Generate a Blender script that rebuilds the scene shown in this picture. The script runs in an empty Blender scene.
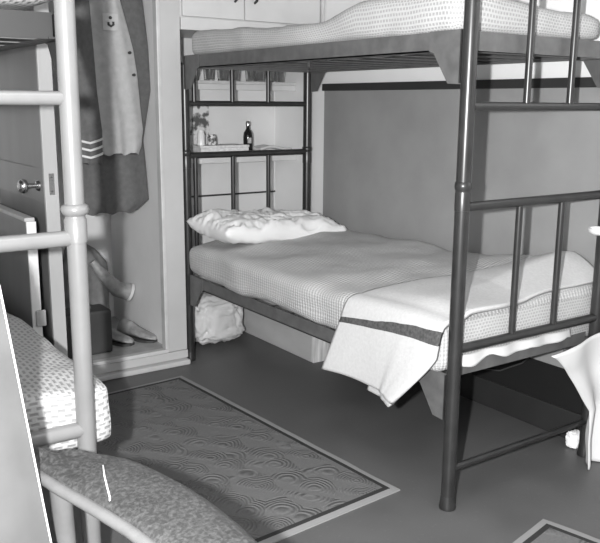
import bpy, bmesh, math, random
from mathutils import Vector, Matrix, noise
random.seed(7)
S = bpy.context.scene
C = S.collection
# ---------------------------------------------------------------- camera
def make_camera():
    yaw, pitch, roll, f = math.radians(34.76), math.radians(11.97), math.radians(-0.43), 795.0
    fw = Vector((math.sin(yaw)*math.cos(pitch), math.cos(yaw)*math.cos(pitch), -math.sin(pitch)))
    r = Vector((math.cos(yaw), -math.sin(yaw), 0)); d = fw.cross(r)
    r2 = r*math.cos(roll) + d*math.sin(roll); d2 = -r*math.sin(roll) + d*math.cos(roll)
    cam = bpy.data.cameras.new('camera'); o = bpy.data.objects.new('camera', cam); C.objects.link(o)
    cam.sensor_fit = 'HORIZONTAL'; cam.sensor_width = 36; cam.lens = f/600*36
    cam.clip_start = .02
    M = Matrix((( r2.x, -d2.x, -fw.x, 0), (r2.y, -d2.y, -fw.y, 0), (r2.z, -d2.z, -fw.z, 1.4), (0, 0, 0, 1)))
    o.matrix_world = M
    S.camera = o
make_camera()
# ---------------------------------------------------------------- light and exposure
S.view_settings.view_transform = 'Standard'; S.view_settings.look = 'None'
S.view_settings.exposure = 0.0; S.view_settings.gamma = 1.0
S.view_settings.use_curve_mapping = False
w = bpy.data.worlds.new('world'); S.world = w; w.use_nodes = True
w.node_tree.nodes['Background'].inputs[0].default_value = (.5, .5, .5, 1)
w.node_tree.nodes['Background'].inputs[1].default_value = .1
fl = bpy.data.lights.new('camera_flash', 'POINT'); fl.energy = 500; fl.shadow_soft_size = .02
flo = bpy.data.objects.new('camera_flash', fl); flo.location = (-.13, .09, 1.42); C.objects.link(flo)
cl = bpy.data.lights.new('fill_light', 'AREA'); cl.shape = 'DISK'; cl.size = .5; cl.energy = 4  # weak unseen fill light added below the ceiling, no fixture
clo = bpy.data.objects.new('fill_light', cl); clo.location = (.9, 1.3, 2.42); C.objects.link(clo)

# ---------------------------------------------------------------- materials
class NT:
    def __init__(s, name, rough=.6, metal=0, spec=.5):
        s.m = bpy.data.materials.new(name); s.m.use_nodes = True
        s.t = s.m.node_tree; s.b = s.t.nodes['Principled BSDF']
        s.b.inputs['Roughness'].default_value = rough; s.b.inputs['Metallic'].default_value = metal
        s.b.inputs['Specular IOR Level'].default_value = spec
    def n(s, kind, **k):
        x = s.t.nodes.new(kind)
        for a, v in k.items():
            if a in x.inputs: x.inputs[a].default_value = v
            else: setattr(x, a, v)
        return x
    def l(s, a, b): s.t.links.new(a, b)
    def math(s, op, a, b=None, c=None):
        x = s.t.nodes.new('ShaderNodeMath'); x.operation = op
        for i, v in enumerate((a, b, c)):
            if v is None: continue
            if isinstance(v, (int, float)): x.inputs[i].default_value = v
            else: s.l(v, x.inputs[i])
        return x.outputs[0]
    def ramp(s, fac, lo, hi, a, b):
        x = s.t.nodes.new('ShaderNodeMapRange'); s.l(fac, x.inputs[0])
        x.inputs[1].default_value = lo; x.inputs[2].default_value = hi
        x.inputs[3].default_value = a; x.inputs[4].default_value = b
        return x.outputs[0]
    def grey(s, val): s.l(val, s.b.inputs['Base Color'])
    def bump(s, h, strength=.3, dist=.01):
        x = s.t.nodes.new('ShaderNodeBump'); x.inputs['Strength'].default_value = strength
        x.inputs['Distance'].default_value = dist
        s.l(h, x.inputs['Height']); s.l(x.outputs[0], s.b.inputs['Normal'])
    def coord(s, which='Object'):
        return s.n('ShaderNodeTexCoord').outputs[which]
    def noise(s, scale, detail=4, which='Object', stretch=None, distort=0):
        c = s.coord(which)
        if stretch:
            mp = s.n('ShaderNodeMapping'); mp.inputs['Scale'].default_value = stretch; s.l(c, mp.inputs[0]); c = mp.outputs[0]
        x = s.n('ShaderNodeTexNoise'); x.inputs['Scale'].default_value = scale; x.inputs['Detail'].default_value = detail
        x.inputs['Distortion'].default_value = distort
        s.l(c, x.inputs['Vector']); return x.outputs[0]

def plain(name, g, rough=.6, metal=0, var=.12, scale=9, bump=0, spec=.5, stretch=None, detail=5):
    t = NT(name, rough, metal, spec)
    nz = t.noise(scale, detail, stretch=stretch)
    t.grey(t.ramp(nz, .3, .7, g*(1-var), g*(1+var)))
    if bump: t.bump(nz, bump, .01)
    return t.m

M = {}
M['dark_paint'] = plain('dark_bed_paint', 0.026, .30, 0, .25, 14, spec=.6)
M['dark_plate'] = plain('dark_bed_plate', 0.115, .5, 0, .2, 20)
M['light_paint'] = plain('light_bed_paint', 0.18, .28, 0, .08, 10, spec=.6)
M['light_plate'] = plain('light_bed_plate', 0.02, .5, 0, .1, 10)
M['wall_white'] = plain('white_wall_paint', 0.86, .6, 0, .04, 3)
M['wall_head'] = plain('pale_grey_wall_paint', 0.72, .6, 0, .05, 4)
M['wall_grey'] = plain('grey_panel_board', 0.29, .45, 0, .08, 5)
M['moulding_dark'] = plain('dark_moulding', .03, .5)
M['base_shade'] = plain('painted_wall_shade', 0.006, .7)  # near-black colour carries the shade under the bunk
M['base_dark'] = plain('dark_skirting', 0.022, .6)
M['wall_room'] = plain('grey_room_paint', 0.22, .6, 0, .04, 3)
M['ceiling'] = plain('ceiling_paint', 0.35, .8)
M['cream'] = plain('pale_gloss_paint', 0.64, .4, 0, .05, 6)
M['frame'] = plain('closet_frame_paint', 0.52, .45, 0, .05, 5)
M['edge'] = plain('bright_edge_paint', 0.58, .4)
M['door_face'] = plain('grey_door_face', 0.165, .4, 0, .12, 6, stretch=(1, 1, .3))
M['door_edge'] = plain('pale_door_edge', 0.33, .45, 0, .08, 12, stretch=(1, 1, .2))
M['chrome'] = plain('bright_metal', .6, .2, 1)
M['closet_in'] = plain('closet_lining_paint', 0.85, .6, 0, .04, 4)
M['closet_floor'] = plain('closet_floor_board', 0.4, .5, 0, .2, 14)
M['coat'] = plain('dark_wool', 0.13, .95, 0, .12, 40, .2)
M['jacket'] = plain('pale_canvas', 0.42, .85, 0, .10, 25, .2)
M['patch'] = plain('worn_patch_cloth', .50, .85)
M['print'] = plain('dark_print', .04, .8)
M['stripe'] = plain('white_braid', .75, .8)
M['bag'] = plain('grey_sacking', .20, .85, 0, .3, 12, .3)
M['leather'] = plain('pale_worn_leather', 0.3, .45, 0, .35, 22, .2)
M['case'] = plain('dark_case', .05, .6)
M['sheet'] = plain('white_cotton', 0.66, .9, 0, .02, 9, .15)
M['pillow'] = plain('white_pillow_cotton', 0.82, .9, 0, .03, 7)
M['carton'] = plain('grey_cardboard', 0.52, .7, 0, .12, 8, stretch=(1, .3, 1))
M['carton_end'] = plain('streaked_grey_cardboard', 0.58, .7, 0, .4, 14, stretch=(3, 1, .3))
M['fabric'] = plain('chair_back_fabric', 0.105, .85, 0, .10, 10, .2)
M['piping'] = plain('white_piping', .8, .7)
M['ceramic'] = plain('white_enamel', .8, .25)
M['fluff'] = plain('white_paper', .9, .9)
M['cable'] = plain('dark_cable', .06, .5)
M['bottle'] = plain('dark_bottle_glass', .012, .12)
M['label'] = plain('bottle_label_paper', .45, .7, 0, .4, 60)
M['book'] = plain('white_box_card', .72, .7, 0, .15, 50)
M['oak'] = plain('shelf_paint', .55, .5)

def floor_mat():
    t = NT('dark_linoleum', .5, 0, .5)
    a = t.noise(3, 6); b = t.noise(60, 3)
    v = t.math('ADD', t.ramp(a, .3, .7, .095, .122), t.ramp(b, .62, .8, 0, .03))
    t.grey(v); t.l(t.ramp(a, .3, .7, .42, .6), t.b.inputs['Roughness']); t.bump(b, .08, .004)
    return t.m
M['floor'] = floor_mat()

def waffle(name, base, dark, bw, rh, mort, bump=.5, sx=1):
    # rows of short woven tufts, laid out on the cloth's own UV in metres
    t = NT(name, .9)
    uv = t.coord('UV')
    br = t.n('ShaderNodeTexBrick'); br.offset = .5
    br.inputs['Scale'].default_value = 1; br.inputs['Brick Width'].default_value = bw; br.inputs['Row Height'].default_value = rh
    br.inputs['Mortar Size'].default_value = mort; br.inputs['Mortar Smooth'].default_value = .6; br.inputs['Bias'].default_value = 0
    br.inputs['Color1'].default_value = (dark,)*3+(1,); br.inputs['Color2'].default_value = (dark*1.1,)*3+(1,)
    br.inputs['Mortar'].default_value = (base,)*3+(1,)
    nz = t.noise(6, 3); mx = t.n('ShaderNodeVectorMath'); mx.operation = 'MULTIPLY_ADD'
    t.l(nz, mx.inputs[0]); mx.inputs[1].default_value = (.012, .012, 0); sc_ = t.n('ShaderNodeVectorMath'); sc_.operation = 'MULTIPLY'; sc_.inputs[1].default_value = (sx, 1, 1); t.l(uv, sc_.inputs[0]); t.l(sc_.outputs[0], mx.inputs[2])
    t.l(mx.outputs[0], br.inputs['Vector']); t.l(br.outputs['Color'], t.b.inputs['Base Color'])
    t.bump(br.outputs['Fac'], bump, .004)
    return t.m
M['spread_upper'] = waffle('honeycomb_weave', .54, .36, .015, .013, .0042)
M['spread_light'] = waffle('white_dashed_weave', .44, .26, .018, .0145, .0052, .5, .5)

def ribbed():
    t = NT('ribbed_coverlet_weave', .9)
    uv = t.n('ShaderNodeSeparateXYZ'); t.l(t.coord('UV'), uv.inputs[0])
    nz = t.noise(5, 3)
    a = t.math('SINE', t.math('ADD', t.math('MULTIPLY', uv.outputs[0], 2*math.pi/.017), t.math('MULTIPLY', nz, 5)))
    b = t.math('SINE', t.math('MULTIPLY', uv.outputs[1], 2*math.pi/.013))
    h = t.math('ADD', a, t.math('MULTIPLY', b, .55))
    t.grey(t.math('ADD', t.ramp(h, -1.5, 1.5, .40, .62), t.ramp(nz, .3, .7, -.03, .03)))
    t.bump(h, .4, .003)
    return t.m
M['spread_lower'] = ribbed()

def blanket_mat():
    t = NT('white_wool_with_dark_stripe', .95)
    uv = t.n('ShaderNodeSeparateXYZ'); t.l(t.coord('UV'), uv.inputs[0])
    nz = t.noise(8, 3); n2 = t.noise(90, 3)
    v = t.math('ADD', uv.outputs[1], t.math('MULTIPLY', nz, .008))
    s = t.math('LESS_THAN', t.math('ABSOLUTE', t.math('SUBTRACT', v, t.math('ADD', .822, t.math('MULTIPLY', uv.outputs[0], .07)))), .0145)
    t.grey(t.math('ADD', t.math('MULTIPLY', s, -.50), t.ramp(n2, .3, .7, .55, .61)))
    t.bump(n2, .25, .004)
    return t.m
M['blanket'] = blanket_mat()

def rug_mat(w, l):
    t = NT('carved_rug_pile', .9)
    co = t.coord('Object'); sp = t.n('ShaderNodeSeparateXYZ'); t.l(co, sp.inputs[0])
    vo = t.n('ShaderNodeTexVoronoi'); vo.inputs['Scale'].default_value = 7.5; vo.inputs['Randomness'].default_value = .75
    nz = t.n('ShaderNodeTexNoise'); nz.inputs['Scale'].default_value = 9; nz.inputs['Detail'].default_value = 2; t.l(co, nz.inputs['Vector'])
    dm = t.n('ShaderNodeVectorMath'); dm.operation = 'MULTIPLY_ADD'; t.l(nz.outputs['Color'], dm.inputs[0]); dm.inputs[1].default_value = (.03, .03, 0); t.l(co, dm.inputs[2])
    t.l(dm.outputs[0], vo.inputs['Vector'])
    ring = t.math('SINE', t.math('MULTIPLY', vo.outputs['Distance'], 70))
    su = t.n('ShaderNodeVectorMath'); su.operation = 'SUBTRACT'; t.l(dm.outputs[0], su.inputs[0]); t.l(vo.outputs['Position'], su.inputs[1])
    ss = t.n('ShaderNodeSeparateXYZ'); t.l(su.outputs[0], ss.inputs[0])
    half = t.ramp(t.math('ADD', ss.outputs[0], t.math('MULTIPLY', ss.outputs[1], .6)), -.03, .0, 0, 1)
    ring = t.math('SUBTRACT', t.math('MULTIPLY', t.math('ADD', ring, 1), half), 1)
    dx = t.math('SUBTRACT', w/2, t.math('ABSOLUTE', sp.outputs[0])); dy = t.math('SUBTRACT', l/2, t.math('ABSOLUTE', sp.outputs[1]))
    e = t.math('MINIMUM', dx, dy)
    inner = t.math('GREATER_THAN', e, .046)
    outer = t.math('LESS_THAN', e, .026)
    mod = t.n('ShaderNodeTexNoise'); mod.inputs['Scale'].default_value = 6; t.l(co, mod.inputs['Vector'])
    f = t.math('ADD', t.math('MULTIPLY', t.ramp(ring, 0, 1, 0, 1), t.ramp(mod.outputs[0], .40, .60, -.012, -.065)), .118)
    n3 = t.n('ShaderNodeTexNoise'); n3.inputs['Scale'].default_value = 120; t.l(co, n3.inputs['Vector'])
    f = t.math('ADD', f, t.ramp(n3.outputs[0], .3, .7, -.012, .012))
    val = t.math('ADD', t.math('MULTIPLY', inner, f), t.math('MULTIPLY', outer, .26))
    val = t.math('ADD', val, .028)
    t.grey(val)
    t.bump(t.math('MULTIPLY', ring, inner), .5, .004)
    return t.m

def mottled():
    t = NT('worn_mottled_vinyl', .38)
    a = t.noise(120, 6, distort=.6); b = t.noise(6, 3)
    t.grey(t.math('ADD', t.ramp(a, .42, .68, .042, .092), t.ramp(b, .35, .65, -.008, .01)))
    t.bump(a, .25, .004)
    return t.m
M['vinyl'] = mottled()
M['vinyl_edge'] = plain('smooth_vinyl_edge', 0.145, .4, 0, .12, 20)

def picture_mat():
    t = NT('printed_picture', .5)
    a = t.noise(3.2, 3, which='Generated'); t.grey(t.ramp(a, .44, .56, .10, .70)); return t.m
M['picture'] = picture_mat()
def glass():
    t = NT('clear_glass', .03); t.b.inputs['Transmission Weight'].default_value = 1
    t.b.inputs['Base Color'].default_value = (.9, .9, .9, 1); t.b.inputs['IOR'].default_value = 1.45; return t.m
M['glass'] = glass()

# ---------------------------------------------------------------- mesh helpers
def link(name, bm, mat, parent=None, smooth=False, loc=None, rotz=0, bevel=0):
    me = bpy.data.meshes.new(name); bmesh.ops.recalc_face_normals(bm, faces=bm.faces[:])
    bm.to_mesh(me); bm.free()
    if smooth:
        for p in me.polygons: p.use_smooth = True
        me.set_sharp_from_angle(angle=math.radians(50))
    o = bpy.data.objects.new(name, me); C.objects.link(o)
    me.materials.append(M[mat] if isinstance(mat, str) else mat)
    if parent: o.parent = parent
    if loc: o.location = loc
    o.rotation_euler.z = rotz
    if bevel:
        b = o.modifiers.new('bevel', 'BEVEL'); b.width = bevel; b.segments = 2; b.limit_method = 'ANGLE'
    return o
def bx(bm, x0, x1, y0, y1, z0, z1):
    vs = [bm.verts.new((x, y, z)) for z in (z0, z1) for y in (y0, y1) for x in (x0, x1)]
    for f in ((0, 1, 3, 2), (4, 6, 7, 5), (0, 4, 5, 1), (2, 3, 7, 6), (0, 2, 6, 4), (1, 5, 7, 3)):
        bm.faces.new([vs[i] for i in f])
def box(name, x0, x1, y0, y1, z0, z1, mat, parent=None, bevel=0, **k):
    bm = bmesh.new(); bx(bm, x0, x1, y0, y1, z0, z1); return link(name, bm, mat, parent, bevel=bevel, **k)
def tube(bm, pts, r, seg=14, cap=True):
    pts = [Vector(p) for p in pts]; rings = []
    rs = r if isinstance(r, (list, tuple)) else [r]*len(pts)
    up = None
    for i, p in enumerate(pts):
        a = pts[max(i-1, 0)]; b = pts[min(i+1, len(pts)-1)]; d = (b-a).normalized()
        if up is None: up = d.orthogonal().normalized()
        up = (up - d*up.dot(d)).normalized(); q = d.cross(up)
        rings.append([bm.verts.new(p + (up*math.cos(t) + q*math.sin(t))*rs[i]) for t in [2*math.pi*k/seg for k in range(seg)]])
    for a, b in zip(rings, rings[1:]):
        for k in range(seg): bm.faces.new((a[k], a[(k+1) % seg], b[(k+1) % seg], b[k]))
    if cap: bm.faces.new(rings[0]); bm.faces.new(rings[-1])
def lathe(bm, prof, c=(0, 0, 0), seg=20, axis='z'):
    rings = []
    for r, h in prof:
        ring = []
        for k in range(seg):
            t = 2*math.pi*k/seg; a, b = max(r, 1e-4)*math.cos(t), max(r, 1e-4)*math.sin(t)
            v = (a, b, h) if axis == 'z' else ((a, h, b) if axis == 'y' else (h, a, b))
            ring.append(bm.verts.new(Vector(c)+Vector(v)))
        rings.append(ring)
    for a, b in zip(rings, rings[1:]):
        for k in range(seg): bm.faces.new((a[k], a[(k+1) % seg], b[(k+1) % seg], b[k]))
    bm.faces.new(rings[0]); bm.faces.new(rings[-1])
def prism(bm, poly, axis, a, b):
    def P(u, v, w): return {'x': (w, u, v), 'y': (u, w, v), 'z': (u, v, w)}[axis]
    A = [bm.verts.new(P(u, v, a)) for u, v in poly]; B = [bm.verts.new(P(u, v, b)) for u, v in poly]
    n = len(poly)
    bm.faces.new(A); bm.faces.new(B)
    for i in range(n): bm.faces.new((A[i], A[(i+1) % n], B[(i+1) % n], B[i]))
def empty(name, loc=(0, 0, 0), rotz=0):
    o = bpy.data.objects.new(name, None); C.objects.link(o); o.location = loc; o.rotation_euler.z = rotz
    o.empty_display_size = .1; return o
def tag(o, label, cat, group=None):
    o['label'] = label; o['category'] = cat
    if group: o['group'] = group
    return o
def struct(o): o['kind'] = 'structure'; return o
def fbm(p, s, seed=0): return noise.noise(Vector(p)*s + Vector((seed*7.3, seed*3.1, seed)))
def soft_box(name, c, size, r, mat, parent=None, seg=(20, 40, 6), amp=0, freq=6, warp=None, exp=1.0):
    """rounded slab with UVs in metres; warp(p) moves each point"""
    bm = bmesh.new(); hx, hy, hz = [s/2 for s in size]
    r = min(r, hx, hy, hz)*1.0
    cache = {}
    uvl = bm.loops.layers.uv.new('UVMap')
    def V(i, j, k):
        key = (i, j, k)
        if key not in cache:
            p = Vector(((i/seg[0]*2-1)*hx, (j/seg[1]*2-1)*hy, (k/seg[2]*2-1)*hz))
            q = Vector((max(-hx+r, min(hx-r, p.x)), max(-hy+r, min(hy-r, p.y)), max(-hz+r, min(hz-r, p.z))))
            d = p-q
            if d.length > 1e-9: d = d.normalized()*r
            p = q+d
            if amp:
                n = fbm(p+Vector(c), freq)*amp + fbm(p+Vector(c), freq*2.7, 3)*amp*.4
                dn = d.normalized() if d.length > 1e-9 else Vector((0, 0, 1 if k else -1))
                p = p+dn*n
            p = p+Vector(c)
            if warp: p = warp(p)
            cache[key] = bm.verts.new(p)
        return cache[key]
    nx, ny, nz = seg
    def quad(ks, uvf):
        try: f = bm.faces.new([V(*k) for k in ks])
        except ValueError: return
        for lp, k in zip(f.loops, ks): lp[uvl].uv = uvf(*k)
    X = lambda i: i/nx*2*hx; Y = lambda j: j/ny*2*hy; Z = lambda k: k/nz*2*hz
    for i in range(nx):
        for j in range(ny):
            for k in (0, nz): quad([(i, j, k), (i+1, j, k), (i+1, j+1, k), (i, j+1, k)], lambda i, j, k: (Y(j), X(i)))
    for j in range(ny):
        for k in range(nz):
            for i in (0, nx): quad([(i, j, k), (i, j+1, k), (i, j+1, k+1), (i, j, k+1)], lambda i, j, k: (Y(j), Z(k)))
    for i in range(nx):
        for k in range(nz):
            for j in (0, ny): quad([(i, j, k), (i+1, j, k), (i+1, j, k+1), (i, j, k+1)], lambda i, j, k: (X(i), Z(k)))
    o = link(name, bm, mat, parent)
    for p in o.data.polygons: p.use_smooth = True
    return o
def cloth(name, fn, nu, nv, mat, thick=.004, parent=None, uvf=None):
    """open cloth surface fn(u,v) given a real thickness"""
    bm = bmesh.new(); uvl = bm.loops.layers.uv.new('UVMap')
    g = [[bm.verts.new(fn(i/nu, j/nv)) for j in range(nv+1)] for i in range(nu+1)]
    for i in range(nu):
        for j in range(nv):
            f = bm.faces.new((g[i][j], g[i+1][j], g[i+1][j+1], g[i][j+1]))
            for lp, (a, b) in zip(f.loops, ((i, j), (i+1, j), (i+1, j+1), (i, j+1))):
                lp[uvl].uv = uvf(a/nu, b/nv) if uvf else (a/nu, b/nv)
    o = link(name, bm, mat, parent)
    for p in o.data.polygons: p.use_smooth = True
    m = o.modifiers.new('thickness', 'SOLIDIFY'); m.thickness = thick; m.offset = 0
    return o
def lerp_rows(rows, t):
    x = t*(len(rows)-1); i = min(int(x), len(rows)-2); f = x-i; f = f*f*(3-2*f)
    return [a+(b-a)*f for a, b in zip(rows[i], rows[i+1])]
def garment(name, rows, y, T, mat, parent=None, folds=5, amp=.012, seed=0, nu=30, nv=36):
    """hanging garment: rows (z, x_left, x_right) from top to hem; puffed closed body with vertical folds"""
    bm = bmesh.new(); rings = []
    for j in range(nv+1):
        z, xl, xr = lerp_rows(rows, j/nv); ring = []
        for k in range(2*nu):
            if k < nu: u = k/nu; side = -1
            else: u = (2*nu-k)/nu; side = 1
            prof = math.sqrt(max(0, 1-(2*u-1)**2))
            x = xl+(xr-xl)*u
            fold = math.sin(u*folds*2*math.pi+seed+z*2.2)*amp*prof*(.35+.65*j/nv) + fbm((x*1.2, side, z*.6), 7, seed)*amp*1.4*prof
            zz = z + (math.sin(u*folds*2*math.pi+seed)*.008 if j == nv else 0)
            ring.append(bm.verts.new((x, y+side*T*prof+fold, zz)))
        rings.append(ring)
    n = 2*nu
    for a, b in zip(rings, rings[1:]):
        for k in range(n): bm.faces.new((a[k], a[(k+1) % n], b[(k+1) % n], b[k]))
    bm.faces.new(rings[0]); bm.faces.new(rings[-1])
    return link(name, bm, mat, parent, smooth=True)

# ---------------------------------------------------------------- the room
WX = 2.78      # long wall behind the dark bunk
HY = 4.30      # wall behind its head
struct(box('floor', -1.4, 2.9, -1.4, 4.9, -.06, 0, 'floor'))
struct(box('ceiling', -1.4, 2.9, -1.4, 4.9, 2.45, 2.51, 'ceiling'))
struct(box('wall_right', WX, 2.9, -1.4, HY, 0, 2.45, 'wall_white'))
struct(box('wall_head', 1.86, 2.9, HY, 4.4, 0, 2.45, 'wall_head'))
struct(box('wall_left', -1.4, -1.3, -1.4, 4.9, 0, 2.45, 'wall_room'))
struct(box('wall_near', -1.3, 2.9, -1.4, -1.3, 0, 2.45, 'wall_room'))
struct(box('wall_far', -1.3, .89, 3.8, 3.86, 0, 2.45, 'wall_head'))
struct(box('wall_closet_side', 1.80, 1.882, 3.82, 4.88, 0, 2.45, 'closet_in'))
struct(box('wall_closet_back', .89, 1.882, 4.64, 4.9, 0, 2.45, 'closet_in'))
struct(box('wall_closet_left', .89, .93, 3.86, 4.64, 0, 2.45, 'closet_in'))
struct(box('floor_closet', .93, 1.80, 3.84, 4.64, 0, .075, 'closet_floor'))
# panelled lower wall, dark moulding, painted shade band and skirting
struct(box('trim_panel', WX-.010, WX, -1.3, 3.76, .30, 1.468, 'wall_grey'))
struct(box('trim_moulding', WX-.022, WX, -1.3, 3.77, 1.468, 1.508, 'moulding_dark', bevel=.004))
struct(box('wall_shade_band', WX-.014, WX, -1.3, HY, .13, .30, 'base_shade'))  # dark band painting in the shaded wall below the bunk
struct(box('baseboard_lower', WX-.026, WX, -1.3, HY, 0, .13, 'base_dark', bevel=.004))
struct(box('trim_dado', 1.882, WX, HY-.008, HY, .838, .848, 'moulding_dark'))
struct(box('baseboard_head', 1.882, WX-.03, HY-.014, HY, 0, .09, 'base_dark'))
# closet frame
fr = struct(empty('trim_closet', (1.8, 3.8, 0)))
def fbox(n, x0, x1, y0, y1, z0, z1, m, b=.003):
    return box(n, x0-1.8, x1-1.8, y0-3.8, y1-3.8, z0, z1, m, fr, b)
fbox('jamb', 1.765, 1.878, 3.785, 3.82, .075, 2.45, 'frame')
fbox('jamb_bead', 1.745, 1.764, 3.775, 3.82, .095, 2.45, 'edge')
fbox('jamb', .86, .915, 3.785, 3.80, .0, 2.45, 'frame')
fbox('sill', .96, 1.878, 3.775, 3.84, .03, .074, 'frame')
fbox('sill_bead', .96, 1.765, 3.778, 3.82, .0745, .094, 'edge')
fbox('sill_foot', .96, 1.874, 3.735, 3.84, 0, .029, 'frame', .008)

# ---------------------------------------------------------------- closet door standing open
d = tag(empty('closet_door', (.935, 3.0, .09)), 'tall grey panelled door with pale edge and round knob, standing open', 'door')
bm = bmesh.new(); bx(bm, -.020, .022, 0, .775, 0, 2.2); lf = link('door_leaf', bm, 'door_face', d)
bm = bmesh.new(); bx(bm, -.026, .026, -.012, 0, 0, 2.2); link('door_edge', bm, 'door_edge', d, bevel=.002)
bm = bmesh.new()
for z0, z1 in ((0, .22), (.93, 1.06), (2.02, 2.2)): bx(bm, -.027, -.0205, 0, .775, z0, z1)
for y0, y1 in ((0, .10), (.66, .775)): bx(bm, -.0265, -.0203, y0, y1, 0, 2.2)
link('door_rails', bm, 'door_face', d, bevel=.002)
bm = bmesh.new(); lathe(bm, [(.001, -.078), (.014, -.077), (.024, -.07), (.028, -.058), (.024, -.047), (.011, -.040), (.009, -.012), (.018, -.009), (.022, 0), (.001, 0)], (-.027, .06, .995), 20, 'x')
k = link('door_knob', bm, 'chrome', d, smooth=True); k['label'] = 'round bright metal knob'
bm = bmesh.new(); bx(bm, -.010, .010, -.0145, -.012, .965, 1.045); pl = link('latch_plate', bm, 'chrome', d)
bm = bmesh.new(); lathe(bm, [(.001, -.0155), (.004, -.0155), (.004, -.0145), (.001, -.0145)], (0, 0, .978), 10, 'y'); lathe(bm, [(.001, -.0155), (.004, -.0155), (.004, -.0145), (.001, -.0145)], (0, 0, 1.03), 10, 'y')
link('screw', bm, 'case', pl)
# low cupboard door in front of it
lp = tag(empty('cupboard_door', (.815, 2.87, .09)), 'low dark grey cupboard door with white edge, in front of the tall door', 'door')
bm = bmesh.new(); bx(bm, -.016, .016, .004, .86, 0, .885); link('door_leaf', bm, 'door_face', lp)
bm = bmesh.new(); bx(bm, -.017, .017, -.008, .004, 0, .887); link('door_edge', bm, 'edge', lp, bevel=.002)
bm = bmesh.new(); bx(bm, -.020, .016, .004, .86, .886, .900); link('top_edge', bm, 'door_edge', lp, bevel=.002)
bm = bmesh.new(); bx(bm, -.006, .030, -.018, -.008, .50, .56); link('catch', bm, 'door_edge', lp, bevel=.003)

# ---------------------------------------------------------------- overhead cupboard
oc = tag(empty('overhead_cupboard', (1.885, 3.78, 1.760)), 'pale wall cupboard with two doors above the head of the upper bunk', 'cupboard')
bm = bmesh.new(); bx(bm, 0, .89, .02, .515, 0, .62); link('body', bm, 'cream', oc, bevel=.003)
bm = bmesh.new(); bx(bm, 0, .89, .006, .0195, 0, .060); link('bottom_rail', bm, 'cream', oc, bevel=.002)
for x0, x1, hx in ((.008, .368, .311), (.375, .862, .432)):
    bm = bmesh.new(); bx(bm, x0, x1, 0, .019, .066, .60); dd = link('door', bm, 'cream', oc, bevel=.003)
    bm = bmesh.new(); tube(bm, [(hx, -.001, .245), (hx, -.022, .235), (hx, -.026, .20), (hx, -.022, .165), (hx, -.001, .155)], [.006, .008, .009, .008, .006], 10)
    h = link('handle', bm, 'case', dd, smooth=True); h['label'] = 'small dark pull'
bm = bmesh.new(); bx(bm, .868, .889, -.006, .0195, 0, .62); link('side_strip', bm, 'edge', oc, bevel=.002)

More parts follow.
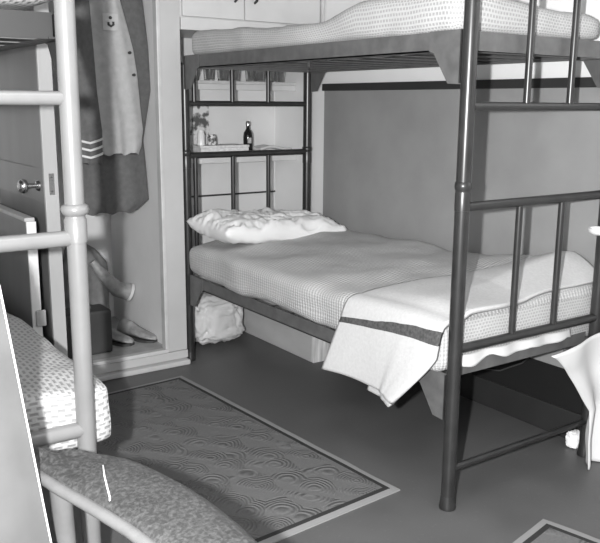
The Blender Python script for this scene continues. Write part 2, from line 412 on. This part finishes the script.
# ---------------------------------------------------------------- bunks
Y0, Y1 = 1.82, 3.804
def bunk(name, label, xa, xb, y0, y1, pm, plm, spins, group=None):
    """xa: aisle side, xb: far side. origin on the floor at the aisle foot post"""
    root = tag(empty(name, (xa, y0, 0)), label, 'bunk bed')
    W, L = xb-xa, y1-y0; sg = 1 if W > 0 else -1
    def ring(bm, x, y, z, r):
        q = 1.0 if pm == 'light_paint' else .45
        lathe(bm, [(r-.001, z-.075), (r+.0035*q, z-.074), (r+.0035*q, z-.018), (r+.0005, z-.014), (r+.0005, z-.009), (r+.008*q, z-.003), (r+.0105*q, z+.006), (r+.008*q, z+.016), (r-.001, z+.021)], (x, y, 0), 20)
    for x in (0, W):
        for y in (0, L):
            bm = bmesh.new(); R0 = .0242; top = 1.585 if y else 1.90
            tube(bm, [(x, y, .03), (x, y, top)], R0, 20)
            p = link('post', bm, pm, root, smooth=True)
            bm = bmesh.new(); ring(bm, x, y, 1.134, R0); link('collar', bm, pm, p, smooth=True)
            bm = bmesh.new(); lathe(bm, [(.022, 0), (.029, .002), (.030, .012), (.0272, .022), (.0256, .045), (.0244, .05)], (x, y, 0), 20); link('foot_cap', bm, pm, p, smooth=True)
            bm = bmesh.new(); lathe(bm, [(.0250, top-.005), (.0262, top), (.022, top+.008), (.010, top+.012), (.001, top+.013)], (x, y, 0), 20); link('post_cap', bm, pm, p, smooth=True)
    lt = pm == 'light_paint'
    for y, mid in ((0, 1.07), (L, 1.125)):
        for z, r in ((1.88, .014), (1.407 if lt else 1.394, .014), (mid, .0165), (.567 if lt else .585, .017), (.150, .0125)):
            if y and z in (.15, 1.88): continue
            if pm == 'light_paint': r *= 1.2
            bm = bmesh.new(); tube(bm, [(0, y, z), (W, y, z)], r, 14); link('end_rail', bm, pm, root, smooth=True)
        for i, s in enumerate(spins):
            if y == 0 and i == 0: continue
            for za, zb in ((1.395, 1.60 if y else 1.88), (.59, mid)):
                bm = bmesh.new(); tube(bm, [(s*sg, y, za), (s*sg, y, zb)], .0122, 12); link('spindle', bm, pm, root, smooth=True)
    for zt in (1.605 if lt else 1.63, .49):
        for x, s in ((0, 1), (W, -1)):
            bm = bmesh.new(); q = s*sg      # angle iron: upright face outside, flange inward
            xo = x-q*.004
            bx(bm, *sorted((xo, xo+q*.005)), .02, L-.02, zt-.062, zt)
            bx(bm, *sorted((xo, xo+q*.038)), .02, L-.02, zt-.062, zt-.057)
            link('side_rail', bm, plm, root)
            for yy, e in ((0, 1), (L, -1)):
                bm = bmesh.new()
                poly = [(yy+e*.026, zt+.002), (yy+e*.175, zt+.002), (yy+e*.175, zt-.062), (yy+e*.155, zt-.066), (yy+e*.085, zt-.165), (yy+e*.026, zt-.168)]
                prism(bm, poly, 'x', *sorted((xo-q*.004, xo-q*.0005))); g = link('gusset', bm, plm, root)
                bm = bmesh.new(); bx(bm, *sorted((xo-q*.010, xo-q*.0045)), *sorted((yy+e*.024, yy+e*.030)), zt-.165, zt); link('lip', bm, pm, g)
        for y, e in ((.026, 1), (L-.026, -1)):
            bm = bmesh.new(); bx(bm, *sorted((sg*.022, W-sg*.022)), *sorted((y, y+e*.005)), zt-.062 if zt > 1 else zt-.014, zt-.002 if zt > 1 else zt+.032)
            link('cross_rail', bm, plm, root)
        bm = bmesh.new()                     # flat spring straps
        for i in range(1, 12):
            yy = L*i/12; bx(bm, *sorted((sg*.02, W-sg*.02)), yy-.012, yy+.012, zt-.0565, zt-.054)
        link('spring_straps', bm, 'dark_plate', root)
    return root
bunk('bunk_bed', 'dark painted tubular steel bunk bed along the grey wall', 1.905, 2.683, Y0, Y1, 'dark_paint', 'dark_plate', (.054, .283, .512))
bunk('bunk_bed', 'pale painted tubular steel bunk bed end at the left edge', .651, -.111, 1.91, 3.70, 'light_paint', 'light_plate', (.25, .479))

# upper bedding of the dark bunk
def warp_up(p):
    w = max(0, min(1, (p.z-1.635)/.075))
    t = (p.y-Y0)/(Y1-Y0)
    d = (.02 if t < .3 else .02-.055*math.sin(min(1, (t-.3)/.2)*math.pi/2) if t < .5 else -.035+.035*min(1, (t-.5)/.35))
    d -= .05*max(0, (p.x-2.0)/.6)*(1-t)
    p.z += w*d
    return p
sp = soft_box('bedspread', (2.287, 2.815, 1.685), (.755, 1.87, .125), .042, 'spread_upper', None, (24, 60, 8), .012, 5, warp_up)
tag(sp, 'pale honeycomb bedspread over the upper bunk mattress', 'bedspread')

# lower mattress and coverlet of the dark bunk
def top_z(x, y):
    t = (y-Y0)/(Y1-Y0); s = (x-1.90)/.78
    z = .655+.060*math.sin(min(1, max(0, s))*math.pi*.5)
    z -= .04*max(0, 1-t/.10)*min(1, max(0, s)/.5)
    z += .085*min(1, t/.09)*max(0, 1-t/.42)*max(0, min(1, (s-.5)/.5))
    z += .03*max(0, 1-t/.3)*max(0, min(1, s/.1))*max(0, 1-s)
    z += .010*fbm((x, y, 0), 4, 2)
    return z
def warp_low(p):
    zb = .50
    if p.z > zb:
        k = (p.z-zb)/(.66-zb)
        p.z = zb+k*(top_z(p.x, p.y)-zb)
    if p.x < 2.0:
        p.z += .012*math.sin(p.y*9)*max(0, (2.0-p.x)/.15)*(1 if p.z < .56 else 0)
    return p
sp = soft_box('bedspread', (2.312, 2.815, .580), (.878, 1.91, .17), .045, 'spread_lower', None, (30, 70, 10), .010, 5, warp_low)
tag(sp, 'pale ribbed coverlet made up on the lower bunk', 'bedspread')
# the honeycomb weave mattress pad showing at the foot
def fend(u, v):
    x = 1.935+.815*u; z = .495+v*(.672-.005*u-.495)
    y = 1.857-.012*math.sin(v*math.pi)-.003*fbm((x, z, 0), 14)
    return Vector((x, y, z))
ft = cloth('mattress_cover', fend, 40, 10, 'spread_upper', .005, None, lambda u, v: (.815*u, .2*v))
tag(ft, 'dotted honeycomb cover seen behind the lower foot rail spindles', 'bedspread')

# pillow
def pillow(name, c, size, rotz, mat, tilt=0, seed=0):
    bm = bmesh.new(); n = 44; hx, hy, hz = size[0]/2, size[1]/2, size[2]/2
    rows = {}
    def P(i, j, s):
        u, v = i/n*2-1, j/n*2-1
        e = (1-abs(u)**4.5)*(1-abs(v)**2.6)
        z = s*hz*max(0, e)**.34
        pin = 1-.04*(1-abs(v))**1.0*abs(u)**3; pin2 = 1-.07*(1-abs(u))*abs(v)**3
        x, y = u*hx*pin, v*hy*pin2
        wr = fbm((x*1.0, y*2.2, seed), 9, seed)*.022+abs(fbm((x*2+y, y*2, seed), 8, seed+2))*-.045
        z += wr*(1 if s > 0 else .3)*min(1, e*7)
        return Vector((x, y, z))
    for s in (1, -1):
        for i in range(n+1):
            for j in range(n+1):
                edge = i in (0, n) or j in (0, n)
                if s < 0 and edge: rows[i, j, s] = rows[i, j, 1]
                else: rows[i, j, s] = bm.verts.new(P(i, j, s))
        for i in range(n):
            for j in range(n): bm.faces.new([rows[a, b, s] for a, b in ((i, j), (i+1, j), (i+1, j+1), (i, j+1))])
    o = link(name, bm, mat)
    for p in o.data.polygons: p.use_smooth = True
    o.location = c; o.rotation_euler = (tilt, 0.06, rotz)
    return o
tag(pillow('pillow', (2.28, 3.59, .752), (.78, .42, .15), math.radians(2), 'pillow', math.radians(2), 4), 'white wrinkled pillow at the head of the lower bunk', 'pillow')

# folded blanket across the foot, hanging over the aisle side
def blanket_fn(u, v, under=False):
    # u: 0 at foot edge -> 1 toward the head; v: 0 far side -> 1 hem hanging over the aisle side
    L1 = .80; L2 = .335
    s = v*(L1+L2)
    yfar, ynear = 1.853+.17*u, 1.845+.51*u
    if s < L1-.05:
        k = s/(L1-.05); x = 2.755-(2.755-1.92)*k; y = yfar+(ynear-yfar)*k
        z = top_z(x, y)+.018+.012*math.sin(u*math.pi)
        if k > .85: z -= ((k-.85)/.15)**2*.012
        y += .02*math.sin(k*5)*(1-u)
    else:
        k = (s-L1+.05)/(L2+.05)
        y = ynear+.02*k + (.10*k*(u-.1))
        z0 = top_z(1.92, y)+.008+.012*math.sin(u*math.pi)
        a = min(1, k/.22)*math.pi/2
        x = 1.92-.056*math.sin(a)-.012*k
        drop = .05*(1-math.cos(a)) + max(0, k-.12)*.30
        z = z0-drop
        # hanging folds, deeper at the foot end where the cloth bunches
        bun = max(0, 1-u/.42)
        x -= (.020+.022*math.sin(u*20+1.0)*bun)*k + .010*math.sin(u*7)*k
        z += .055*bun*k*-.25
        if under: x += .014; z -= .030*min(1, k/.4); y += .012
        y += bun*max(0, (k-.35)/.65)**1.2*.17
        x -= .026*math.exp(-((u-.16)/.09)**2)*k
    return Vector((x, y, z))
bl = cloth('blanket', blanket_fn, 44, 90, 'blanket', .016, None, lambda u, v: (u*.5, v*1.135))
tag(bl, 'white blanket with one dark stripe folded over the foot of the lower bunk', 'blanket')

und = cloth('folded_layer', lambda u, v: blanket_fn(.06+u*.50, .74+.26*v, True), 26, 30, 'blanket', .012, bl, lambda u, v: (u*.25, .95+v*.15))
# untucked sheet under the foot rail
def tuck(u, v):
    x = 1.955+.60*u; z = .552-v*(.024+.016*abs(math.sin(u*9+1))+.01*fbm((u*6, 0, 0), 1))
    return Vector((x, 1.838-.006*math.sin(u*23)-.008*v, z))
tag(cloth('sheet', tuck, 50, 5, 'sheet', .004), 'white sheet edge slipping out below the lower foot rail', 'sheet')
# sheet hanging to the floor at the wall side of the foot
def hang(u, v):
    zt = .505+.055*u; z = zt-v*(zt-.004)
    x0 = 2.33+.245*min(1, v*1.9)**.75; x1 = 2.758
    x = x0+(x1-x0)*u
    y = 1.755-.022*math.sin(u*9+v*1.5)*(.4+v)+.02*fbm((x, z, 0), 7)
    return Vector((x, y, z))
tag(cloth('hanging_sheet', hang, 40, 40, 'sheet', .005), 'white sheet hanging to the floor beside the wall-side foot post', 'sheet')
bm = bmesh.new(); lathe(bm, [(.001, 0), (.030, .002), (.043, .012), (.046, .024), (.040, .026), (.034, .014), (.001, .010)], (2.597, 1.775, .925), 24)
tag(link('dish', bm, 'ceramic', smooth=True), 'small white dish fixed to the bed post at the right edge', 'dish')

# bedding of the pale bunk
def warp_l(p):
    if p.z > .56: p.z += .012*fbm((p.x*2, p.y*2, 0), 3)-.03*max(0, (p.y-1.9))/2
    return p
tag(soft_box('bedspread', (.295, 2.785, .585), (.88, 1.71, .165), .026, 'spread_light', None, (26, 60, 10), .008, 6, warp_l), 'white dashed bedspread on the lower mattress of the pale bunk', 'bedspread')
tag(soft_box('bedspread', (.27, 2.80, 1.685), (.80, 1.72, .12), .045, 'spread_light', None, (14, 30, 6), .008, 6), 'bedspread on the upper mattress of the pale bunk', 'bedspread')

# ---------------------------------------------------------------- rugs
def rug(label, cx, cy, wd, ln, rz):
    m = rug_mat(wd, ln); bm = bmesh.new(); nx, ny = 24, 48; g = {}
    for i in range(nx+1):
        for j in range(ny+1):
            x, y = (i/nx-.5)*wd, (j/ny-.5)*ln
            e = min(wd/2-abs(x), ln/2-abs(y))
            x += .008*fbm((0, y+cy, 0), 4)*(1 if e < .03 else 0)
            g[i, j] = bm.verts.new((x, y, .010-(.004 if e < .001 else 0)+.0015*fbm((x, y, 0), 5)))
    for i in range(nx):
        for j in range(ny): bm.faces.new([g[a] for a in ((i, j), (i+1, j), (i+1, j+1), (i, j+1))])
    r = bmesh.ops.extrude_face_region(bm, geom=bm.faces[:])
    for v in [q for q in r['geom'] if isinstance(q, bmesh.types.BMVert)]: v.co.z = .001
    o = link('rug', bm, m, None, smooth=True); o.location = (cx, cy, 0); o.rotation_euler.z = rz
    return tag(o, label, 'rug')
def rug_from_corner(label, corner, wd, ln, rz):
    # corner: the far right corner
    c = Vector(corner)+Matrix.Rotation(rz, 2)@Vector((-wd/2, -ln/2)); rug(label, c.x, c.y, wd, ln, rz)
rug_from_corner('long dark rug with swirl pattern and pale border between the bunks', (1.742, 3.585), .86, 1.58, math.radians(4.0))
rug_from_corner('dark rug corner with pale border at the bottom right edge', (2.120, 1.575), .80, 1.3, math.radians(12))

# ---------------------------------------------------------------- under the dark bunk
cb = tag(empty('storage_box', (2.44, 3.39, 0)), 'long grey cardboard box pushed under the lower bunk', 'box')
bm = bmesh.new(); bx(bm, 0, .27, 0.002, .84, 0, .30); link('box_body', bm, 'carton', cb, bevel=.005)
bm = bmesh.new(); bx(bm, .002, .268, -.006, .0015, 0, .30); link('end_panel', bm, 'carton_end', cb, bevel=.002)
bm = bmesh.new(); bx(bm, -.006, .276, -.01, .846, .301, .32); link('box_lid', bm, 'carton', cb, bevel=.004)

def crumple(name, c, size, mat, seed, seg=40, k=.22):
    bm = bmesh.new(); bmesh.ops.create_icosphere(bm, subdivisions=5, radius=1)
    for v in bm.verts:
        n = v.co.normalized()
        a = fbm(n, 1.6, seed)*.28 + (1-abs(fbm(n+Vector((fbm(n, 2, seed)*.8,)*3), 2.6, seed+1))*2)*k*.7 - abs(fbm(n, 5, seed+4))*.30 - abs(fbm(n, 10, seed+5))*.14 + .15
        q = Vector([math.copysign(abs(t)**.62, t) for t in n])*(.86+a*.5)
        v.co = Vector((q.x*size[0]/2, q.y*size[1]/2, max(-size[2]/2, q.z*size[2]/2)))
    o = link(name, bm, mat); o.location = c
    for p in o.data.polygons: p.use_smooth = True
    return o
tag(crumple('laundry_bundle', (2.17, 4.05, .155), (.36, .34, .30), 'sheet', 3), 'crumpled white laundry bundle on the floor under the head of the bunk', 'laundry')
tag(crumple('paper_ball', (2.715, 1.895, .034), (.06, .055, .066), 'fluff', 9, k=.7), 'small crumpled white paper ball on the floor near the bunk foot', 'paper ball')
bm = bmesh.new()
pts = [(2.745, 2.02, .50), (2.750, 2.06, .44), (2.752, 2.13, .36), (2.752, 2.22, .27), (2.750, 2.34, .20), (2.74, 2.5, .17), (2.74, 2.7, .165)]
tube(bm, pts, .0035, 8); tag(link('cable', bm, 'cable', smooth=True), 'thin dark cable trailing down the wall below the bunk foot', 'cable')

# ---------------------------------------------------------------- shelves behind the head of the bunk
def shelf(label, z, y0, x0=1.886, x1=2.776):
    o = tag(empty('wall_shelf', (x0, y0, z)), label, 'shelf')
    bm = bmesh.new(); bx(bm, 0, x1-x0, 0, 4.296-y0, -.018, 0); link('board', bm, 'oak', o, bevel=.002)
    bm = bmesh.new(); bx(bm, 0, x1-x0, .001, .016, -.05, -.0185); link('front_lip', bm, 'cream', o, bevel=.002)
shelf('pale lower wall shelf behind the bunk head, holding bottle and box', 1.108, 4.04)
shelf('pale upper wall shelf behind the bunk head, holding the glasses', 1.520, 4.06)
def tumbler(x, y, r, h, label):
    z = 1.5205; bm = bmesh.new()
    lathe(bm, [(.001, 0), (r*.78, 0), (r*.80, .004), (r, h), (r-.002, h), (r*.80-.002, .010), (.001, .010)], (0, 0, 0), 20)
    o = link('glass_tumbler', bm, 'glass', smooth=True); o.location = (x, y, z)
    return tag(o, label, 'glass', 'glasses on the upper shelf')
names = ['leftmost', 'second from left', 'third from left', 'fourth from left', 'fifth from left', 'sixth from left', 'seventh from left', 'rightmost']
for i, x in enumerate((2.12, 2.235, 2.315, 2.41, 2.50, 2.575, 2.66, 2.725)):
    tumbler(x, 4.13+.02*(i % 2), .031+.003*(i % 3), .075+.007*((i*5) % 3), 'clear glass tumbler, %s of the row on the upper shelf' % names[i])
# bottle
bt = tag(empty('bottle', (2.475, 4.12, 1.1085)), 'small dark bottle with pale label on the lower shelf', 'bottle')
bm = bmesh.new(); lathe(bm, [(.001, 0), (.024, 0), (.027, .006), (.028, .055), (.029, .09), (.026, .115), (.014, .135), (.011, .140), (.011, .160), (.001, .160)], (0, 0, 0), 24); link('bottle_body', bm, 'bottle', bt, smooth=True)
bm = bmesh.new(); lathe(bm, [(.001, .1605), (.013, .1605), (.013, .178), (.010, .184), (.001, .184)], (0, 0, 0), 16); link('bottle_cap', bm, 'chrome', bt, smooth=True)
bm = bmesh.new()
ang = [math.radians(a) for a in range(-125, -75, 6)]
vs = [[bm.verts.new(((.0296)*math.cos(a), (.0296)*math.sin(a), z)) for a in ang] for z in (.055, .088)]
for i in range(len(ang)-1): bm.faces.new((vs[0][i], vs[0][i+1], vs[1][i+1], vs[1][i]))
link('bottle_label', bm, 'label', bt)
# flat white box, picture, cloth, small jar
bxo = tag(empty('flat_box', (2.12, 4.045, 1.1085)), 'flat white box lying on the lower shelf beside the bottle', 'box')
bm = bmesh.new(); bx(bm, 0, .315, 0, .16, 0, .036); link('box_body', bm, 'book', bxo, bevel=.002)
bm = bmesh.new(); bx(bm, -.003, .318, -.003, .163, .0365, .050); link('box_lid', bm, 'book', bxo, bevel=.002)
pc = tag(empty('picture', (2.215, 4.262, 1.1095)), 'unframed printed picture standing against the wall on the lower shelf', 'picture')
bm = bmesh.new(); bx(bm, -.082, .082, 0, .006, 0, .285); p_ = link('picture_card', bm, 'book', pc)
bm = bmesh.new(); bx(bm, -.074, .074, -.003, -.0005, .10, .275); link('picture_print', bm, 'picture', pc)
for x, y, r, h, lab, mt in ((2.14, 4.08, .022, .085, 'small pale jar standing on the flat white box', 'ceramic'), (2.215, 4.09, .026, .06, 'short patterned tin on the flat white box below the picture', 'picture')):
    bm = bmesh.new(); lathe(bm, [(.001, 0), (r, 0), (r, h*.75), (r*.8, h*.82), (r*.8, h), (.001, h)], (0, 0, 0), 18)
    o = link('jar', bm, mt, smooth=True); o.location = (x, y, 1.1600); tag(o, lab, 'jar')
def towel(u, v):
    return Vector((2.53+.22*u, 4.06+.12*v, 1.125+.012*math.sin(u*5)+.004*math.sin(v*9)+.010*u))
tag(cloth('folded_paper', towel, 16, 8, 'sheet', .012), 'folded pale papers lying on the lower shelf right of the bottle', 'papers')

# ---------------------------------------------------------------- clothes in the closet
def sc(rows, ya, yb):
    f = yb/ya; return [((z-1.4)*f+1.4, a*f, b*f) for z, a, b in rows]
rl = tag(empty('clothes_rail', (1.36, 3.99, 2.07)), 'round rail across the closet behind the jamb', 'rail')
bm = bmesh.new(); tube(bm, [(-.425, 0, 0), (.435, 0, 0)], .012, 12); link('rail_tube', bm, 'chrome', rl, smooth=True)
cy = 3.985
co = tag(empty('coat', (1.65, cy, 2.03)), 'long dark wool coat hanging in the closet behind the pale jacket', 'coat')
rows = sc([(2.10, 1.62, 1.80), (1.945, 1.45, 1.885), (1.70, 1.43, 1.91), (1.465, 1.43, 1.918), (1.188, 1.44, 1.86), (1.0, 1.44, 1.875), (.85, 1.45, 1.885), (.79, 1.48, 1.80)], 4.25, cy)
def child_g(parent, *a, **k):
    o = garment(*a, **k); o.parent = parent
    o.matrix_parent_inverse = Matrix.Translation(parent.location).inverted(); return o
child_g(co, 'coat_body', rows, cy, .030, 'coat', folds=3, amp=.009, seed=1)
def hanger(root, y, x):
    bm = bmesh.new()
    lx, ly, lz = root.location
    tube(bm, [(x-.16-lx, y-ly, 1.95-lz), (x-lx, y-ly, 2.0-lz), (x+.10-lx, y-ly, 1.97-lz)], .006, 8)
    tube(bm, [(x-lx, y-ly, 2.0-lz), (x-lx, y-ly, 2.045-lz), (x-.01-lx, y-.02-ly, 2.075-lz)], .003, 8)
    link('hanger', bm, 'case', root, smooth=True)
hanger(co, cy, 1.66)
jy = 3.905
jk = tag(empty('jacket', (1.6, jy, 2.03)), 'pale work jacket with small dark chest badge hanging in the closet', 'jacket')
f = jy/4.1
rows = sc([(2.02, 1.58, 1.66), (1.93, 1.53, 1.69), (1.80, 1.515, 1.725), (1.668, 1.515, 1.757), (1.54, 1.52, 1.775), (1.40, 1.52, 1.785), (1.25, 1.53, 1.798), (1.16, 1.545, 1.785), (1.125, 1.555, 1.77)], 4.1, jy)
child_g(jk, 'jacket_body', rows, jy, .024, 'jacket', folds=2.4, amp=.011, seed=2.0)
def on_jacket(x, z): return ((x*f)-jk.location.x, -.03, (z-1.4)*f+1.4-jk.location.z)
def patch(name, parent, x, z, w, h, mat, dy=-.045, cham=0):
    px, _, pz = on_jacket(x, z); bm = bmesh.new(); bx(bm, px-w/2, px+w/2, dy-.002, dy, pz-h/2, pz+h/2)
    return link(name, bm, mat, parent, bevel=.0008)
pt = patch('chest_patch', jk, 1.622, 1.80, .080, .080, 'patch', -.034)
bm = bmesh.new(); px_, _, pz_ = on_jacket(1.622, 1.80)
tube(bm, [(px_-.011, -.038, pz_-.002), (px_-.012, -.038, pz_-.012), (px_+.001, -.038, pz_-.020), (px_+.014, -.038, pz_-.012), (px_+.013, -.038, pz_+.002)], .0058, 8)
lathe(bm, [(.001, -.040), (.008, -.040), (.008, -.036), (.001, -.036)], (px_-.001, 0, pz_+.020), 12, 'y')
link('emblem', bm, 'print', pt, smooth=True)
for x, z in ((1.738, 1.652), (1.757, 1.539)):
    px_, _, pz_ = on_jacket(x-.012, z); bm = bmesh.new(); lathe(bm, [(.001, -.032), (.007, -.032), (.008, -.028), (.006, -.012), (.001, -.012)], (px_, 0, pz_), 12, 'y'); link('button', bm, 'print', jk, smooth=True)
px_, _, pz_ = on_jacket(1.66, 1.235)
bm = bmesh.new(); bx(bm, px_-.10, px_+.095, -.040, -.036, -.0025+pz_, pz_+.0025)
px2, _, pz2 = on_jacket(1.625, 1.2)
# dark sleeve with three pale braid chevrons
ty = 3.893
tn = tag(empty('tunic', (1.40, ty, 1.9)), 'dark uniform tunic sleeve with three white cuff stripes behind the pale bed post', 'tunic')
rows = sc([(2.02, 1.36, 1.44), (1.9, 1.33, 1.49), (1.7, 1.33, 1.50), (1.45, 1.34, 1.51), (1.25, 1.36, 1.53), (1.12, 1.375, 1.525), (1.09, 1.38, 1.52)], 4.0, ty)
child_g(tn, 'sleeve', rows, ty, .030, 'coat', folds=2, amp=.008, seed=5)
for i in range(3):
    z = (1.205-.037*i-1.4)*ty/4.0+1.4-tn.location.z; bm = bmesh.new(); pts = []
    for k in range(13):
        a = math.radians(185+170*k/12); pts.append(((1.445*ty/4-1.40)+.076*math.cos(a), .044*math.sin(a), z+.012*abs(math.cos(a))*1.6-.012))
    tube(bm, pts, .0062, 8); link('cuff_stripe', bm, 'stripe', tn, smooth=True)
# bag, roll, shoes, shade box on the closet floor
def bagf(name, rows, y, T, mat, label, cat, seed):
    o = garment(name, rows, y, T, mat, folds=3, amp=.02, seed=seed); tag(o, label, cat); return o
bagf('duffel_bag', [(.60, 1.47, 1.56), (.56, 1.44, 1.62), (.47, 1.42, 1.69), (.36, 1.41, 1.70), (.22, 1.42, 1.69), (.10, 1.43, 1.70), (.077, 1.45, 1.68)], 4.44, .08, 'bag', 'slumped grey duffel bag on the closet floor', 'bag', 3)
rb = tag(empty('boot', (1.705, 4.26, .245)), 'pale leather boot shaft leaning out of the closet bag', 'boot')
bm = bmesh.new(); tube(bm, [(-.16, .03, .27), (-.09, .01, .17), (-.03, 0, .10), (.04, -.01, .075)], [.022, .036, .046, .052], 18); link('shaft', bm, 'leather', rb, smooth=True)
bm = bmesh.new(); tube(bm, [(.035, -.010, .077), (.050, -.0125, .071)], [.055, .055], 18); link('shaft_cuff', bm, 'cream', rb, smooth=True)
def shoe(label, loc, rz, s=1):
    o = tag(empty('shoe', loc, rz), label, 'shoe', 'shoes on the closet floor')
    # length along x, toe at +x
    bm = bmesh.new(); rings = []
    prof = [(-.13, .018, .055, .075), (-.115, .032, .060, .10), (-.08, .036, .060, .105), (-.03, .036, .058, .095), (.01, .040, .055, .075), (.06, .047, .042, .055), (.10, .044, .030, .045), (.13, .030, .022, .036), (.142, .010, .016, .026)]
    for x, wd, hm, ht in prof:
        rings.append([bm.verts.new((x, wd*math.cos(a)*(1.0 if math.sin(a) < .3 else .8), .014+max(0, (ht-.014)*(.5+.5*math.sin(a))))) for a in [2*math.pi*k/16 for k in range(16)]])
    for a, b in zip(rings, rings[1:]):
        for k in range(16): bm.faces.new((a[k], a[(k+1) % 16], b[(k+1) % 16], b[k]))
    bm.faces.new(rings[0]); bm.faces.new(rings[-1]); link('upper', bm, 'leather', o, smooth=True)
    bm = bmesh.new(); out = [(-.132, .02), (-.11, .036), (-.03, .034), (.06, .05), (.11, .044), (.14, .02)]
    prism(bm, out+[(x, -y) for x, y in reversed(out)], 'z', 0, .0135); link('sole', bm, 'case', o)
    o.scale = (s, s, s); return o
shoe('pale leather shoe nearest the closet side wall, toe outward', (1.725, 4.12, .0755), math.radians(-65))
shoe('pale leather shoe behind the front shoe beside the closet shade box', (1.585, 4.13, .0755), math.radians(-62))
cs = tag(empty('shade_box', (1.25, 3.95, .0755)), 'dark box standing in for shadow on the closet floor behind the pale bed post', 'case')  # dark box put in for the shadow and dark floor here
bm = bmesh.new(); bx(bm, 0, .27, 0, .16, 0, .24); link('shade_box_body', bm, 'case', cs, bevel=.015)
bm = bmesh.new(); tube(bm, [(.09, .08, .239), (.10, .08, .262), (.17, .08, .262), (.18, .08, .239)], .007, 8); link('handle', bm, 'coat', cs, smooth=True)

# ---------------------------------------------------------------- armchair in the foreground
ch = tag(empty('armchair', (.2, 1.25, 0)), 'grey upholstered armchair with worn mottled arm in the left foreground', 'armchair')
ox, oy = .2, 1.25
# armrest: outline on its top plane (outer edge, inner edge) from the rear end forward
sec = [(1.655, .420, .452), (1.60, .422, .520), (1.55, .430, .566), (1.50, .440, .604), (1.46, .449, .622), (1.40, .465, .638), (1.33, .481, .652), (1.25, .498, .661), (1.15, .512, .664), (1.05, .518, .659), (.95, .517, .648), (.88, .520, .625), (.855, .540, .60)]
bm = bmesh.new(); rings = []; NS = 12
for i in range(61):
    y, xl, xr = lerp_rows(sec, i/60)
    wd = xr-xl; ring = []
    top = [(xl+wd*k/NS, .66) for k in range(NS+1)]
    crump = max(0, (y-1.50)/.14)
    pts = []
    for k, (x, z) in enumerate(top):
        e = min(k, NS-k)/NS
        z = .66-.012*max(0, 1-e/.14)**2+.006*math.sin(e*math.pi)
        z += crump*(.016*fbm((x*3, y*3, 0), 9, 2)+.006*math.sin(x*110+y*60))
        pts.append((x, z))
    pts += [(xr+.003, .645), (xr-.002, .628), (xr-.02, .622), (xl+.02, .622), (xl+.0, .628), (xl-.004, .645)]
    rings.append([bm.verts.new((x-ox, y-oy, z)) for x, z in pts])
for a, b in zip(rings, rings[1:]):
    n = len(a)
    for k in range(n): bm.faces.new((a[k], a[(k+1) % n], b[(k+1) % n], b[k]))
bm.faces.new(rings[0]); bm.faces.new(rings[-1])
arm = link('armrest', bm, 'vinyl', ch, smooth=True); arm['label'] = 'wide curved armrest in worn mottled vinyl'
bm = bmesh.new(); pts = []
for i in range(2, 60):
    y, xl, xr = lerp_rows(sec, i/60); pts.append((xl-.002-ox, y-oy, .640))
tube(bm, pts, .0125, 12); link('arm_edge_roll', bm, 'vinyl_edge', arm, smooth=True)
bm = bmesh.new(); tube(bm, [(.491-ox, 1.33-oy, .650), (.4975-ox, 1.345-oy, .6635), (.508-ox, 1.385-oy, .6645), (.520-ox, 1.43-oy, .6655), (.536-ox, 1.48-oy, .6645), (.540-ox, 1.50-oy, .655)], .0018, 8); link('seam', bm, 'piping', arm, smooth=True)
# arm posts and legs
for x, y, x2, y2, z1 in ((.585, .95, .575, .95, .622), (.505, 1.60, .480, 1.60, .622)):
    bm = bmesh.new(); tube(bm, [(x-ox, y-oy, 0), (x2-ox, y2-oy, z1)], [.018, .024], 12); link('leg', bm, 'vinyl_edge', ch, smooth=True)
for x, y in ((-.08, .95), (-.06, 1.56)):
    bm = bmesh.new(); tube(bm, [(x-ox, y-oy, 0), (x-ox, y-oy, .33)], [.016, .022], 12); link('leg', bm, 'vinyl_edge', ch, smooth=True)
soft_box('seat', (.19-ox, 1.20-oy, .37), (.48, .52, .11), .04, 'fabric', ch, (12, 12, 5), .004)
# back: leaning upholstered panel with white piping on its free edge
def back_pt(u, v, off=0):
    z = .46+v*.75
    y = 1.50+.07*v+off
    xr = .428-.074*v-.05*max(0, v-.82)**1*4
    xl = -.14+.03*v
    return Vector((xl+(xr-xl)*u-ox, y-oy-.025*math.sin(u*math.pi), z-.05*abs(2*u-1)**3*(v > .9)))
bm = bmesh.new(); nu, nv = 20, 24; gg = {}
for s, off in ((0, -.028), (1, .028)):
    for i in range(nu+1):
        for j in range(nv+1):
            e = min(i, nu-i, 2)/2
            p = back_pt(i/nu, j/nv, off*(.55+.45*e)); p.y += .004*fbm(p, 8, 1)
            gg[s, i, j] = bm.verts.new(p)
for s in (0, 1):
    for i in range(nu):
        for j in range(nv): bm.faces.new([gg[s, a, b] for a, b in ((i, j), (i+1, j), (i+1, j+1), (i, j+1))])
for i in range(nu):
    for j in (0, nv): bm.faces.new((gg[0, i, j], gg[0, i+1, j], gg[1, i+1, j], gg[1, i, j]))
for j in range(nv):
    for i in (0, nu): bm.faces.new((gg[0, i, j], gg[0, i, j+1], gg[1, i, j+1], gg[1, i, j]))
bk = link('backrest', bm, 'fabric', ch, smooth=True)
bm = bmesh.new(); tube(bm, [back_pt(1, j/24, -.016)+Vector((.001, -.003, 0)) for j in range(25)], .0019, 8)
link('piping', bm, 'piping', bk, smooth=True)
